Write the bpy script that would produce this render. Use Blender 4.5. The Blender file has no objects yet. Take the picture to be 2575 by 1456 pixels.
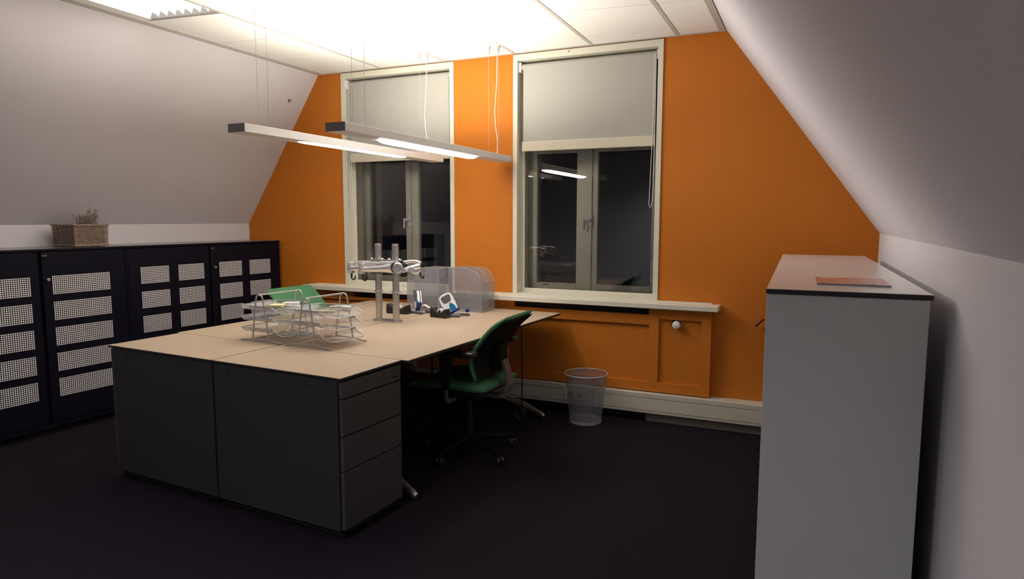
import bpy, bmesh, math, random
from mathutils import Vector, Matrix
random.seed(7)
S = bpy.context.scene
C = S.collection
PI = math.pi

# ------------------------------------------------------------------ camera
cam_d = bpy.data.cameras.new('camera'); cam = bpy.data.objects.new('camera', cam_d); C.objects.link(cam)
cam_d.sensor_width = 36.0; cam_d.sensor_fit = 'HORIZONTAL'
cam_d.lens = 1669.2 / 2575 * 36.0
cam_d.clip_start = 0.02; cam_d.clip_end = 60
YAW, PITCH, ROLL = 0.4235, -0.1061, 0.0018
_F = Vector((-math.sin(YAW)*math.cos(PITCH), math.cos(YAW)*math.cos(PITCH), math.sin(PITCH)))
_R = Vector((math.cos(YAW), math.sin(YAW), 0)); _U = _R.cross(_F)
_R2 = _R*math.cos(ROLL) + _U*math.sin(ROLL); _U2 = _U*math.cos(ROLL) - _R*math.sin(ROLL)
M = Matrix((_R2, _U2, -_F)).transposed().to_4x4(); M.translation = Vector((0, 0, 1.4226))
cam.matrix_world = M
S.camera = cam

# ------------------------------------------------------------------ world: night outside
w = bpy.data.worlds.new('night'); S.world = w; w.use_nodes = True
w.node_tree.nodes['Background'].inputs[0].default_value = (0.30, 0.36, 0.5, 1)
w.node_tree.nodes['Background'].inputs[1].default_value = 0.004

# ------------------------------------------------------------------ exposure
S.view_settings.view_transform = 'Standard'
S.view_settings.look = 'None'
S.view_settings.gamma = 1.0
S.view_settings.use_curve_mapping = False
S.view_settings.exposure = 0.0
SIDE_W = 5.6
UP_W, DOWN_E, FIX_E, BACK_W = 22.5, 0.95, 9.5, 38.0

# ------------------------------------------------------------------ room numbers
Y = 4.661; H = 2.648
XCL, XCR, XKL, XKR, ZK = -3.929, -0.569, -4.792, 0.377, 1.375
ZKR = 1.338
YB = -1.9

# ------------------------------------------------------------------ materials
def mat(name, col, rough=0.6, metal=0.0, noise=0.0, scale=20.0, bump=0.0, bscale=200.0, stretch=None, spec=0.5, col2=None, coat=0.0):
    m = bpy.data.materials.new(name); m.use_nodes = True
    nt = m.node_tree; b = nt.nodes['Principled BSDF']
    b.inputs['Roughness'].default_value = rough; b.inputs['Metallic'].default_value = metal
    b.inputs['Specular IOR Level'].default_value = spec
    b.inputs['Coat Weight'].default_value = coat
    b.inputs['Base Color'].default_value = (*col, 1)
    tc = nt.nodes.new('ShaderNodeTexCoord'); mp = nt.nodes.new('ShaderNodeMapping')
    nt.links.new(tc.outputs['Object'], mp.inputs[0])
    if stretch: mp.inputs['Scale'].default_value = stretch
    if noise > 0 or col2:
        n = nt.nodes.new('ShaderNodeTexNoise'); n.inputs['Scale'].default_value = scale; n.inputs['Detail'].default_value = 4
        nt.links.new(mp.outputs[0], n.inputs['Vector'])
        r = nt.nodes.new('ShaderNodeMix'); r.data_type = 'RGBA'
        c2 = col2 or tuple(max(0, c*(1-noise)) for c in col)
        r.inputs[6].default_value = (*c2, 1); r.inputs[7].default_value = (*tuple(min(1, c*(1+noise*0.6)) for c in col), 1)
        nt.links.new(n.outputs['Fac'], r.inputs[0]); nt.links.new(r.outputs[2], b.inputs['Base Color'])
    if bump > 0:
        n2 = nt.nodes.new('ShaderNodeTexNoise'); n2.inputs['Scale'].default_value = bscale; n2.inputs['Detail'].default_value = 3
        nt.links.new(tc.outputs['Object'], n2.inputs['Vector'])
        bp = nt.nodes.new('ShaderNodeBump'); bp.inputs['Strength'].default_value = bump; bp.inputs['Distance'].default_value = 0.002
        nt.links.new(n2.outputs['Fac'], bp.inputs['Height']); nt.links.new(bp.outputs[0], b.inputs['Normal'])
    return m

def emat(name, col, e):
    m = mat(name, col, 0.5)
    b = m.node_tree.nodes['Principled BSDF']
    b.inputs['Emission Color'].default_value = (*col, 1); b.inputs['Emission Strength'].default_value = e
    return m

def glass_mat(name, tint=(0.985, 0.99, 0.985)):
    m = bpy.data.materials.new(name); m.use_nodes = True; nt = m.node_tree; nt.nodes.clear()
    o = nt.nodes.new('ShaderNodeOutputMaterial'); t = nt.nodes.new('ShaderNodeBsdfTransparent'); g = nt.nodes.new('ShaderNodeBsdfGlossy')
    g.inputs['Roughness'].default_value = 0.0; t.inputs[0].default_value = (*tint, 1)
    f = nt.nodes.new('ShaderNodeFresnel'); f.inputs[0].default_value = 1.5
    x = nt.nodes.new('ShaderNodeMixShader')
    nt.links.new(f.outputs[0], x.inputs[0]); nt.links.new(t.outputs[0], x.inputs[1]); nt.links.new(g.outputs[0], x.inputs[2])
    nt.links.new(x.outputs[0], o.inputs[0])
    return m

def mesh_mat(name, col, cover, rough=0.4, metal=0.6, var=0.12):
    """fine wire mesh too dense to resolve: part metal, part open"""
    m = bpy.data.materials.new(name); m.use_nodes = True; nt = m.node_tree
    b = nt.nodes['Principled BSDF']; o = nt.nodes['Material Output']
    b.inputs['Base Color'].default_value = (*col, 1); b.inputs['Roughness'].default_value = rough; b.inputs['Metallic'].default_value = metal
    t = nt.nodes.new('ShaderNodeBsdfTransparent'); x = nt.nodes.new('ShaderNodeMixShader')
    tc = nt.nodes.new('ShaderNodeTexCoord'); n = nt.nodes.new('ShaderNodeTexNoise'); n.inputs['Scale'].default_value = 45
    mp = nt.nodes.new('ShaderNodeMapping'); mp.inputs['Scale'].default_value = (1, 1, 0.12)
    nt.links.new(tc.outputs['Object'], mp.inputs[0]); nt.links.new(mp.outputs[0], n.inputs['Vector'])
    mr = nt.nodes.new('ShaderNodeMapRange'); mr.inputs[3].default_value = cover-var; mr.inputs[4].default_value = cover+var
    nt.links.new(n.outputs['Fac'], mr.inputs[0])
    nt.links.new(mr.outputs[0], x.inputs[0]); nt.links.new(t.outputs[0], x.inputs[1]); nt.links.new(b.outputs[0], x.inputs[2])
    nt.links.new(x.outputs[0], o.inputs[0])
    return m

m_orange = mat('orange_paint', (0.56, 0.170, 0.013), 0.62, spec=0.3, noise=0.05, scale=6, bump=0.25, bscale=260)
m_white_wall = mat('white_wall_paint', (0.62, 0.59, 0.63), 0.75, noise=0.03, scale=5, bump=0.2, bscale=220)
m_tile = mat('ceiling_tile_board', (0.87, 0.86, 0.83), 0.85, noise=0.03, scale=30, bump=0.15, bscale=300)
m_rail = mat('ceiling_rail_metal', (0.52, 0.49, 0.46), 0.5)
m_dark = mat('dark_gap', (0.02, 0.018, 0.018), 0.8)
m_cream = mat('cream_gloss_paint', (0.70, 0.67, 0.57), 0.38, noise=0.03, scale=12)
m_sash = mat('aged_cream_paint', (0.66, 0.63, 0.52), 0.45, noise=0.10, scale=14)
m_carpet = mat('dark_carpet', (0.0125, 0.0082, 0.0150), 0.95, noise=0.45, scale=240, bump=0.8, bscale=420, spec=0.1)
m_desk = mat('maple_laminate', (0.50, 0.385, 0.275), 0.33, noise=0.10, scale=5.0, stretch=(9, 0.9, 1))
m_edge = mat('black_edge', (0.012, 0.010, 0.010), 0.45)
m_ped = mat('dark_grey_steel', (0.034, 0.032, 0.032), 0.5, spec=0.3, noise=0.06, scale=60, bump=0.1, bscale=500)
m_cab = mat('midnight_blue_steel', (0.005, 0.0045, 0.011), 0.55, spec=0.12, bump=0.08, bscale=400)
m_cabtop = mat('dark_gloss_top', (0.13, 0.115, 0.115), 0.22, noise=0.05, spec=0.6)
m_backing = mat('pale_backing', (0.92, 0.88, 0.86), 0.8)
m_wcab = mat('grey_white_laminate', (0.56, 0.57, 0.55), 0.5, noise=0.03, scale=40)
m_wtop = mat('gloss_white_top', (0.74, 0.72, 0.71), 0.16, noise=0.02)
m_alu = mat('brushed_aluminium', (0.55, 0.54, 0.53), 0.30, 0.9, noise=0.05, scale=50)
m_pol = mat('polished_aluminium', (0.86, 0.86, 0.86), 0.20, 0.9)
m_greymetal = mat('silver_paint', (0.42, 0.41, 0.41), 0.38, 0.3)
m_lampbody = mat('lamp_silver', (0.85, 0.84, 0.83), 0.45, 0.1)
m_lampend = mat('lamp_end_grey', (0.15, 0.145, 0.16), 0.5)
m_wire = mat('wire_silver', (0.46, 0.45, 0.46), 0.35, 0.5)
m_traymesh = mesh_mat('tray_wire_mesh', (0.36, 0.355, 0.36), 0.42)
m_filemesh = mesh_mat('file_wire_mesh', (0.50, 0.51, 0.56), 0.27)
m_binmesh = mesh_mat('bin_wire_mesh', (0.34, 0.34, 0.37), 0.46, var=0.03)
m_blackpl = mat('black_plastic', (0.012, 0.012, 0.013), 0.4)
m_greypl = mat('grey_plastic', (0.10, 0.10, 0.11), 0.4)
m_whitepl = mat('white_plastic', (0.78, 0.78, 0.78), 0.3)
m_bluepl = mat('blue_plastic', (0.01, 0.03, 0.22), 0.25)
m_cyan = mat('cyan_plastic', (0.01, 0.16, 0.33), 0.2)
m_green = mat('green_fabric', (0.072, 0.205, 0.095), 0.9, noise=0.2, scale=300, bump=0.4, bscale=500, spec=0.2)
m_drawer = mat('drawer_steel_lit', (0.060, 0.056, 0.058), 0.5, noise=0.06, scale=60, spec=0.4)  # lighter copy of the pedestal steel, light on drawer fronts put into colour
m_shell = mat('chair_shell_black', (0.006, 0.006, 0.006), 0.7, spec=0.15)
m_bar = mat('dull_silver', (0.15, 0.135, 0.13), 0.45, 0.2)
m_blind = mat('grey_blind_fabric', (0.43, 0.425, 0.40), 0.9, noise=0.04, scale=90, stretch=(1, 1, 6), bump=0.2, bscale=600)
m_blindbar = mat('beige_blind_bar', (0.62, 0.58, 0.47), 0.6)
m_wicker = mat('wicker', (0.27, 0.195, 0.15), 0.8, noise=0.5, scale=70)
m_twig = mat('dry_twig', (0.17, 0.12, 0.08), 0.9, noise=0.3, scale=50)
m_flower = mat('dry_flower', (0.24, 0.19, 0.14), 0.95, noise=0.4, scale=80)
m_glass = glass_mat('clear_glass')
m_trunk = mat('cream_trunking', (0.58, 0.54, 0.46), 0.45, noise=0.03, scale=10)
m_plinth = mat('grey_plinth', (0.17, 0.15, 0.13), 0.7)
m_paper = mat('paper_white', (0.75, 0.74, 0.70), 0.8)
m_yellow = mat('pale_yellow_paper', (0.75, 0.68, 0.36), 0.8)
m_lime = mat('pale_lime_plastic', (0.55, 0.60, 0.38), 0.5)
m_night = mat('night_ground', (0.02, 0.02, 0.02), 0.9)

# ------------------------------------------------------------------ mesh helpers
class MB:
    def __init__(s): s.v = []; s.f = []; s.sm = []
    def add(s, vs, fs, smooth=False, T=None):
        o = len(s.v)
        for v in vs: s.v.append(tuple(T @ Vector(v)) if T is not None else tuple(v))
        for f in fs: s.f.append(tuple(i+o for i in f)); s.sm.append(smooth)
        return s
    def box(s, x0, x1, y0, y1, z0, z1, b=0.0, T=None):
        if b <= 0:
            vs = [(x, y, z) for x in (x0, x1) for y in (y0, y1) for z in (z0, z1)]
            return s.add(vs, [(0,1,3,2),(4,6,7,5),(0,4,5,1),(2,3,7,6),(0,2,6,4),(1,5,7,3)], T=T)
        bm = bmesh.new(); bmesh.ops.create_cube(bm, size=1)
        for v in bm.verts: v.co = ((x0+x1)/2+v.co.x*(x1-x0), (y0+y1)/2+v.co.y*(y1-y0), (z0+z1)/2+v.co.z*(z1-z0))
        bmesh.ops.bevel(bm, geom=list(bm.edges), offset=b, segments=2, profile=0.5, affect='EDGES')
        return s.addbm(bm, T=T)
    def addbm(s, bm, smooth=False, T=None):
        bm.verts.index_update()
        s.add([v.co[:] for v in bm.verts], [tuple(v.index for v in f.verts) for f in bm.faces], smooth, T); bm.free(); return s
    def poly(s, pts, d, T=None, smooth=False):
        """closed polygon pts extruded by vector d"""
        n = len(pts); d = Vector(d)
        vs = [tuple(p) for p in pts] + [tuple(Vector(p)+d) for p in pts]
        fs = [tuple(range(n))[::-1], tuple(range(n, 2*n))] + [(i, (i+1) % n, n+(i+1) % n, n+i) for i in range(n)]
        return s.add(vs, fs, smooth, T)
    def tube(s, pts, r, n=8, closed=False, caps=True, T=None):
        pts = [Vector(p) for p in pts]; N = len(pts); rings = []
        rr = r if isinstance(r, (list, tuple)) else [r]*N
        up = None
        for i, p in enumerate(pts):
            if closed: t = (pts[(i+1) % N]-pts[i-1])
            else: t = pts[min(i+1, N-1)]-pts[max(i-1, 0)]
            if t.length < 1e-9: t = Vector((0, 0, 1))
            t.normalize()
            if up is None:
                up = Vector((0, 0, 1)) if abs(t.z) < 0.9 else Vector((1, 0, 0))
            a = up - t*up.dot(t)
            if a.length < 1e-6: a = t.orthogonal()
            a.normalize(); b = t.cross(a); up = a
            rings.append([p+(a*math.cos(2*PI*k/n)+b*math.sin(2*PI*k/n))*rr[i] for k in range(n)])
        vs = [v[:] for rg in rings for v in rg]; fs = []
        for i in range(N if closed else N-1):
            j = (i+1) % N
            for k in range(n): fs.append((i*n+k, j*n+k, j*n+(k+1) % n, i*n+(k+1) % n))
        if caps and not closed: fs += [tuple(range(n)), tuple(range((N-1)*n, N*n))[::-1]]
        return s.add(vs, fs, True, T)
    def lathe(s, prof, n=24, T=None, cap=True):
        vs = []; fs = []
        for r, z in prof:
            for k in range(n): vs.append((r*math.cos(2*PI*k/n), r*math.sin(2*PI*k/n), z))
        for i in range(len(prof)-1):
            for k in range(n): fs.append((i*n+k, i*n+(k+1) % n, (i+1)*n+(k+1) % n, (i+1)*n+k))
        if cap:
            if prof[0][0] > 1e-4: fs.append(tuple(range(n))[::-1])
            if prof[-1][0] > 1e-4: fs.append(tuple(range((len(prof)-1)*n, len(prof)*n)))
        return s.add(vs, fs, True, T)
    def grid(s, rows, smooth=True, T=None):
        m = len(rows[0]); vs = [p for r in rows for p in r]
        fs = [(i*m+j, i*m+j+1, (i+1)*m+j+1, (i+1)*m+j) for i in range(len(rows)-1) for j in range(m-1)]
        return s.add(vs, fs, smooth, T)
    def build(s, name, m, parent=None, auto=True):
        me = bpy.data.meshes.new(name); me.from_pydata([tuple(v) for v in s.v], [], s.f)
        me.polygons.foreach_set('use_smooth', s.sm); me.materials.append(m)
        bm = bmesh.new(); bm.from_mesh(me); bmesh.ops.recalc_face_normals(bm, faces=bm.faces)
        if auto:
            for e in bm.edges:
                if len(e.link_faces) == 2 and e.calc_face_angle(0) > 0.7: e.smooth = False
        bm.to_mesh(me); bm.free()
        o = bpy.data.objects.new(name, me); C.objects.link(o)
        if parent is not None: o.parent = parent
        return o

def tag(o, label=None, cat=None, group=None, kind=None):
    if label: o['label'] = label
    if cat: o['category'] = cat
    if group: o['group'] = group
    if kind: o['kind'] = kind
    return o
def empty(name, loc=(0, 0, 0), rz=0.0, label=None, cat=None, group=None):
    o = bpy.data.objects.new(name, None); C.objects.link(o); o.location = loc; o.rotation_euler = (0, 0, rz)
    o.empty_display_size = 0.05
    return tag(o, label, cat, group)
def copy_tree(o, parent=None):
    c = o.copy(); C.objects.link(c)
    if parent is not None: c.parent = parent
    for ch in [x for x in bpy.data.objects if x.parent == o]: copy_tree(ch, c)
    return c
def struct(o): o['kind'] = 'structure'; return o
def Tm(loc=(0, 0, 0), rx=0, ry=0, rz=0):
    return Matrix.Translation(loc) @ Matrix.Rotation(rz, 4, 'Z') @ Matrix.Rotation(ry, 4, 'Y') @ Matrix.Rotation(rx, 4, 'X')
def rrect(w, h, r, n=5, cx=0, cy=0):
    p = []
    for sx, sy, a0 in ((1, 1, 0), (-1, 1, PI/2), (-1, -1, PI), (1, -1, 3*PI/2)):
        for k in range(n+1):
            a = a0 + k*PI/2/n
            p.append((cx+sx*(w/2-r)+r*math.cos(a), cy+sy*(h/2-r)+r*math.sin(a)))
    return p

# ================================================================== SETTING
struct(MB().box(-5.6, 1.0, YB-0.1, Y+0.4, -0.1, 0).build('floor', m_carpet))

WIN = [(-3.686, -2.600), (-2.090, -0.974)]      # opening incl. casing
WZ0, WZ1 = 0.845, 2.635
b = MB()
Y1 = Y+0.34
b.box(-5.6, WIN[0][0], Y, Y1, 0, H+.05); b.box(WIN[0][1], WIN[1][0], Y, Y1, 0, H+.05); b.box(WIN[1][1], 1.0, Y, Y1, 0, H+.05)
for a, c in WIN: b.box(a, c, Y, Y1, 0, WZ0); b.box(a, c, Y, Y1, WZ1, H+.05)
wall_back = struct(b.build('wall_back', m_orange))

def quad_slab(name, pts, d, m):
    return struct(MB().poly(pts, d).build(name, m))
def XKLy(y): return XKL - 0.054*(Y-y)
quad_slab('wall_left', [(XKLy(Y), Y, 0), (XKLy(YB), YB, 0), (XKLy(YB), YB, ZK), (XKLy(Y), Y, ZK)], (-0.12, 0, 0), m_white_wall)
_r = []
for i in range(15):
    y = Y+(YB-Y)*i/14
    _r.append([(XKLy(y)+(XCL-XKLy(y))*j/8, y, ZK+(H-ZK)*j/8) for j in range(9)])
_b = MB(); _b.grid(_r, True); _b.grid([[(p[0]-.12, p[1], p[2]+.07) for p in q] for q in _r], True)
struct(_b.build('wall_left_slope', m_white_wall))
quad_slab('wall_right', [(XKR, Y, 0), (XKR, YB, 0), (XKR, YB, ZKR), (XKR, Y, ZKR)], (0.12, 0, 0), m_white_wall)
quad_slab('wall_right_slope', [(XKR, Y, ZKR), (XKR, YB, ZKR), (XCR, YB, H), (XCR, Y, H)], (0.12, 0, 0.07), m_white_wall)
struct(MB().box(-5.6, 1.0, YB-0.1, YB, 0, H+.05).build('wall_front', m_white_wall))

# suspended ceiling: backing, rails, tiles, each tile its own
ceiling = struct(MB().box(-4.15, -0.35, YB, Y+.0, H+0.058, H+0.09).build('ceiling', m_dark))
SH = 0.13
def row(k, x): return 4.423 + SH*(x+1.486) - 0.565*k
cols = [XCL, -3.881, -3.281, -2.681, -2.081, -1.481, -0.881, XCR+0.0]
FIXC = (1, 2)           # column of the ceiling light
for ci in range(1, 7):
    xa, xb = cols[ci]+0.012, cols[ci+1]-0.012
    if ci == 6: xb -= 0.03
    k = -1
    while True:
        def yy(kk, x): return min(row(kk, x), Y-0.008)
        y_hi = (lambda x: Y-0.010) if k == -1 else (lambda x, k=k: row(k, x)-0.002)
        y_lo = lambda x, k=k: row(k+1, x)+0.002
        if row(k+1, xa) < YB+0.3: break
        if not (ci == 1 and k in (2, 3)):
            pts = [(xa, y_lo(xa), H), (xb, y_lo(xb), H), (xb, y_hi(xb), H), (xa, y_hi(xa), H)]
            MB().poly(pts, (0, 0, 0.011)).build('ceiling_tile', m_tile, ceiling)
        k += 1
for ci in range(1, 7):
    x = cols[ci]
    MB().box(x-0.0125, x+0.0125, YB, Y-0.002, H-0.003, H+0.0575).build('ceiling_rail', m_rail, ceiling)
MB().box(XCL, XCL+0.03, YB, Y-0.002, H-0.004, H+0.011).build('edge_trim', m_rail, ceiling)
MB().box(XCR-0.045, XCR-0.004, YB, Y-0.002, H-0.004, H+0.011).build('edge_trim', m_rail, ceiling)
MB().box(XCL, XCR, Y-0.022, Y-0.001, H-0.006, H+0.011).build('edge_trim', m_rail, ceiling)

# added ceiling fill out of view, put in to brighten cabinet and drawer fronts
fb = empty('ceiling_light', (-1.78, -.35, H), 0, 'added unseen fill light in the ceiling further back in the room', 'ceiling light')
MB().box(-.29, .29, -.58, .58, -.004, .004, .001).build('frame', m_rail, fb)
MB().box(-.27, .27, -.56, .56, -.006, -.0041).build('light_panel', emat('panel_glow', (1, .97, .95), 2.0), fb)
la = bpy.data.lights.new('back_fill', 'AREA'); la.shape = 'RECTANGLE'; la.size = .52; la.size_y = 1.1
la.energy = BACK_W; la.color = (.98, .97, 1.0); la.spread = math.radians(135)
lo = bpy.data.objects.new('back_fill', la); C.objects.link(lo); lo.parent = fb; lo.location = (0, 0, -.008)

# recessed louver light in the ceiling
fx0, fx1 = -3.805, -3.292
fy1 = row(2, (fx0+fx1)/2)-0.01; fy0 = fy1-1.12
fix = empty('ceiling_light', ((fx0+fx1)/2, (fy0+fy1)/2, H), 0, 'recessed ceiling light with white corrugated louver beside the left roof slope', 'ceiling light')
cx, cy = (fx0+fx1)/2, (fy0+fy1)/2
hw, hl = (fx1-fx0)/2, (fy1-fy0)/2
sh = lambda x: SH*x
def lbox(b, x0, x1, y0, y1, z0, z1):
    pts = [(x0, y0+sh(x0), z0), (x1, y0+sh(x1), z0), (x1, y1+sh(x1), z0), (x0, y1+sh(x0), z0)]
    return b.poly(pts, (0, 0, z1-z0))
b = MB(); t = 0.010
for (a0_, a1_, c0_, c1_) in ((-hw, hw, -hl, -hl+t), (-hw, hw, hl-t, hl), (-hw, -hw+t, -hl+t, hl-t), (hw-t, hw, -hl+t, hl-t)): lbox(b, a0_, a1_, c0_, c1_, 0.0, .050)
b.build('frame', m_rail, fix)
b = MB(); lbox(b, -hw+t, hw-t, -hl+t, hl-t, 0.046, .052); b.build('light_panel', emat('louver_glow', (1.0, 0.95, 0.88), FIX_E), fix)
m_louv = mat('louver_white', (0.8, 0.78, 0.74), 0.3); m_tooth = mat('louver_end_grey', (0.10, 0.095, 0.09), 0.6, spec=0.2)
n = 8; ww = (2*hw-2*t)/n
for i in range(1, 12):          # cross blades
    yb_ = -hl+t+(2*hl-2*t)*i/14
    b = MB(); lbox(b, -hw+t, hw-t, yb_, yb_+.003, .024, .036); b.build('louver_blade', m_louv, fix)
for j in range(1, n):           # lengthwise reflectors, narrow ridges
    xa = -hw+t+j*ww
    b = MB(); b.poly([(xa-.006, -hl+t+sh(xa), .034), (xa+.006, -hl+t+sh(xa), .034), (xa, -hl+t+sh(xa), .020)], (0, 2*hl-2*t-.20, 0)); b.build('louver_ridge', m_louv, fix)
for j in range(n):              # toothed end reflector
    xa = -hw+t+j*ww; yb_ = hl-t-.005
    b = MB(); b.poly([(xa, yb_+sh(xa), .001), (xa+ww, yb_+sh(xa+ww), .001), (xa+ww, yb_+sh(xa+ww), .008), (xa+ww*.55, yb_+sh(xa), .030), (xa+ww*.25, yb_+sh(xa), .042), (xa, yb_+sh(xa), .012)], (0, .004, 0)); b.build('end_tooth', m_tooth, fix)
# plain margin tile strip between the light and the roof slope, and the short gap before it
ya_, yb_ = row(4, -3.87)+.002, row(2, -3.87)-.002
MB().poly([(-3.868, ya_, H), (fx0-.001, ya_, H), (fx0-.001, yb_, H), (-3.868, yb_, H)], (0, 0, .011)).build('ceiling_tile', m_tile, ceiling)

# ------------------------------------------------------------------ windows
def make_window(idx, x0, x1):
    o = MB(); t = 0.035; yc = Y-0.012
    # casing (proud) + reveal lining
    o.box(x0-.0, x0+t, yc, Y1-.02, WZ0, WZ1); o.box(x1-t, x1, yc, Y1-.02, WZ0, WZ1)
    o.box(x0+t, x1-t, yc, Y1-.02, WZ1-t-.01, WZ1); o.box(x0+t, x1-t, yc+.012, Y1-.02, WZ0, WZ0+.012)
    W = struct(o.build('window_%d' % idx, m_cream))
    xi0, xi1 = x0+t, x1-t; zi0, zi1 = WZ0+.012, WZ1-t-.01
    # inner secondary frame
    ys = Y+0.085; f = 0.02; o = MB()
    o.box(xi0, xi0+f, ys, ys+.03, zi0, zi1, .002); o.box(xi1-f*.6, xi1, ys, ys+.03, zi0, zi1, .002)
    o.box(xi0+f, xi1-f*.6, ys, ys+.03, zi0, zi0+.03, .002); o.box(xi0+f, xi1-f*.6, ys, ys+.03, zi1-.03, zi1, .002)
    o.build('inner_frame', m_cream, W)
    MB().box(xi0+f-.003, xi1-f*.6+.003, ys+.012, ys+.016, zi0+.027, zi1-.027).build('inner_pane', m_glass, W)
    # outer casement frame
    yo = Y+0.235; o = MB(); zt = 1.985
    jl = 0.035
    o.box(xi0, xi0+jl, yo, yo+.06, zi0, zi1); o.box(xi1-jl, xi1, yo, yo+.06, zi0, zi1)
    o.box(xi0+jl, xi1-jl, yo, yo+.06, zi0, zi0+.02); o.box(xi0+jl, xi1-jl, yo, yo+.06, zt, zt+.05); o.box(xi0+jl, xi1-jl, yo, yo+.06, zi1-.05, zi1)
    o.build('outer_frame', m_sash, W)
    xm = (xi0+xi1)/2 + 0.01
    a0, a1 = xi0+jl, xi1-jl
    ms = xm-0.02
    for k, (s0, s1, l, r) in enumerate(((a0, ms, .035, .115 if idx == 2 else .05), (ms+.006, a1, .07 if idx == 1 else .045, .035))):
        o = MB(); zb = zi0+.02; y0 = yo-.018
        o.box(s0, s0+l, y0, yo+.03, zb, zt, .003); o.box(s1-r, s1, y0, yo+.03, zb, zt, .003)
        o.box(s0+l, s1-r, y0, yo+.03, zb, zb+.045, .003); o.box(s0+l, s1-r, y0, yo+.03, zt-.06, zt, .003)
        sa = o.build('casement_sash', m_sash, W)
        MB().box(s0+l-.004, s1-r+.004, yo+.004, yo+.008, zb+.04, zt-.055).build('window_pane', m_glass, sa)
    MB().box(a0-.003, a1+.003, yo+.02, yo+.024, zt+.045, zi1-.045).build('top_pane', m_glass, W)
    # espagnolette bar + handle
    o = MB()
    o.box(ms-.004, ms+.010, yo-.034, yo-.018, zi0+.03, zt-.01, .002)
    o.build('bolt_bar', m_sash, W)
    o = MB(); o.box(ms-.014, ms+.016, yo-.042, yo-.032, 1.36, 1.45, .003)
    o.box(ms-.045, ms+.012, yo-.066, yo-.050, 1.405, 1.425, .004); o.box(ms-.004, ms+.01, yo-.055, yo-.038, 1.405, 1.425)
    o.box(ms-.048, ms-.034, yo-.068, yo-.05, 1.34, 1.425, .004)
    o.build('window_handle', m_whitepl if idx == 1 else m_alu, W)
    # vent slots in the head of the right/left sash
    for i in range(10):
        xs = (a1-.33+i*.032) if idx == 2 else (a0+.10+i*.022)
        MB().box(xs, xs+.014, yo-.0195, yo-.0165, zt-.030, zt-.018).build('vent_slot', m_dark, W)
    if idx == 2:
        MB().box(a0+.09, a0+.14, yo-.0195, yo-.0175, zi0+.045, zi0+.055).build('sash_plate', m_greypl, W)
    return W, xi0, xi1, zi1
wins = [make_window(i+1, *WIN[i]) for i in range(2)]
for i, (W, xi0, xi1, zi1) in enumerate(wins):
    yb_ = Y+0.045
    br = empty('roller_blind', ((xi0+xi1)/2, yb_, zi1-.03), 0,
        ['grey roller blind half lowered in the window above the monitor arms', 'grey roller blind half lowered in the window nearer the white cabinet'][i], 'blind', 'roller blinds')
    hwid = (xi1-xi0)/2
    zr = -0.012
    MB().lathe([(.001, -hwid+.018), (.026, -hwid+.018), (.026, hwid-.018), (.001, hwid-.018)], 20, T=Tm((0, 0, zr-.0), ry=PI/2)).build('roller_tube', m_blind, br)
    zbot = [1.965, 1.995][i] - (zi1-.03)
    MB().box(-hwid+.035, hwid-.022, -.0245, -.0230, zbot, zr).build('blind_fabric', m_blind, br)
    MB().box(-hwid+.026, hwid-.016, -.032, -.017, zbot-.068, zbot+.004, .005).build('bottom_bar', m_blindbar, br)
    for s in (-1, 1):
        MB().box(s*hwid-s*.016 if s < 0 else hwid-.014, -hwid+.002 if s < 0 else hwid-.002, -.03, .03, zr-.034, zr+.03, .004).build('end_bracket', m_whitepl, br)
    # chain loop
    sx = (-hwid+.024) if i == 0 else (hwid-.018)
    zl = 1.50-(zi1-.03)
    pts = [(sx, -.034, zr), (sx+.003, -.036, zl*.5), (sx-.002, -.036, zl+.06), (sx-.010, -.037, zl+.01), (sx-.018, -.037, zl), (sx-.026, -.038, zl+.02), (sx-.022, -.036, zl+.2), (sx-.012, -.036, zl*.5), (sx-.010, -.034, zr)]
    if i == 0: pts = [(2*sx-p[0]-.0, p[1], p[2]) for p in pts]
    MB().tube(pts, .0022, 6).build('pull_chain', m_whitepl, br)

# window sill running under both windows
sill = struct(MB().box(-4.062, -0.545, Y-.135, Y+.0, 0.808, 0.845, .004).build('trim_1', m_cream))
MB().box(-4.0, -0.6, Y-.02, Y-.001, .845, .853).build('sill_fillet', m_cream, sill)

# radiator casing: frame-and-panel, orange
PX0, PX1 = -4.10, -0.593; PY = Y-.075; PZ0, PZ1 = .212, .806
bays = [(-4.02, -3.02+.0), (-2.0-.0, -1.014), ]
o = MB()
rad = empty('radiator_casing', ((PX0+PX1)/2, PY, 0), 0, 'orange boxed radiator casing with recessed panels under the window sill', 'radiator cover')
def W2(b_, name, m, parent=rad):
    ob = b_.build(name, m, parent); ob.matrix_parent_inverse = Matrix.Translation((-parent.location.x, -parent.location.y, -parent.location.z)); return ob
slots = [(-3.56, -2.62), (-2.048, -1.017)]
openings = [(-4.02, -3.40, .28, .73), (-3.32, -2.18, .28, .69), (-2.10, -1.014, .28, .686), (-0.946, -0.658, .278, .732)]
fr = MB()
fr.box(PX0, PX1, PY, PY+.026, PZ0, .28)
xs = [PX0]
for a, c, z0, z1 in openings: xs += [a, c]
xs.append(PX1)
for i in range(0, len(xs), 2): fr.box(xs[i], xs[i+1], PY, PY+.026, .28, .757)
for a, c, z0, z1 in openings: fr.box(a, c, PY, PY+.026, z1, .757)
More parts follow.
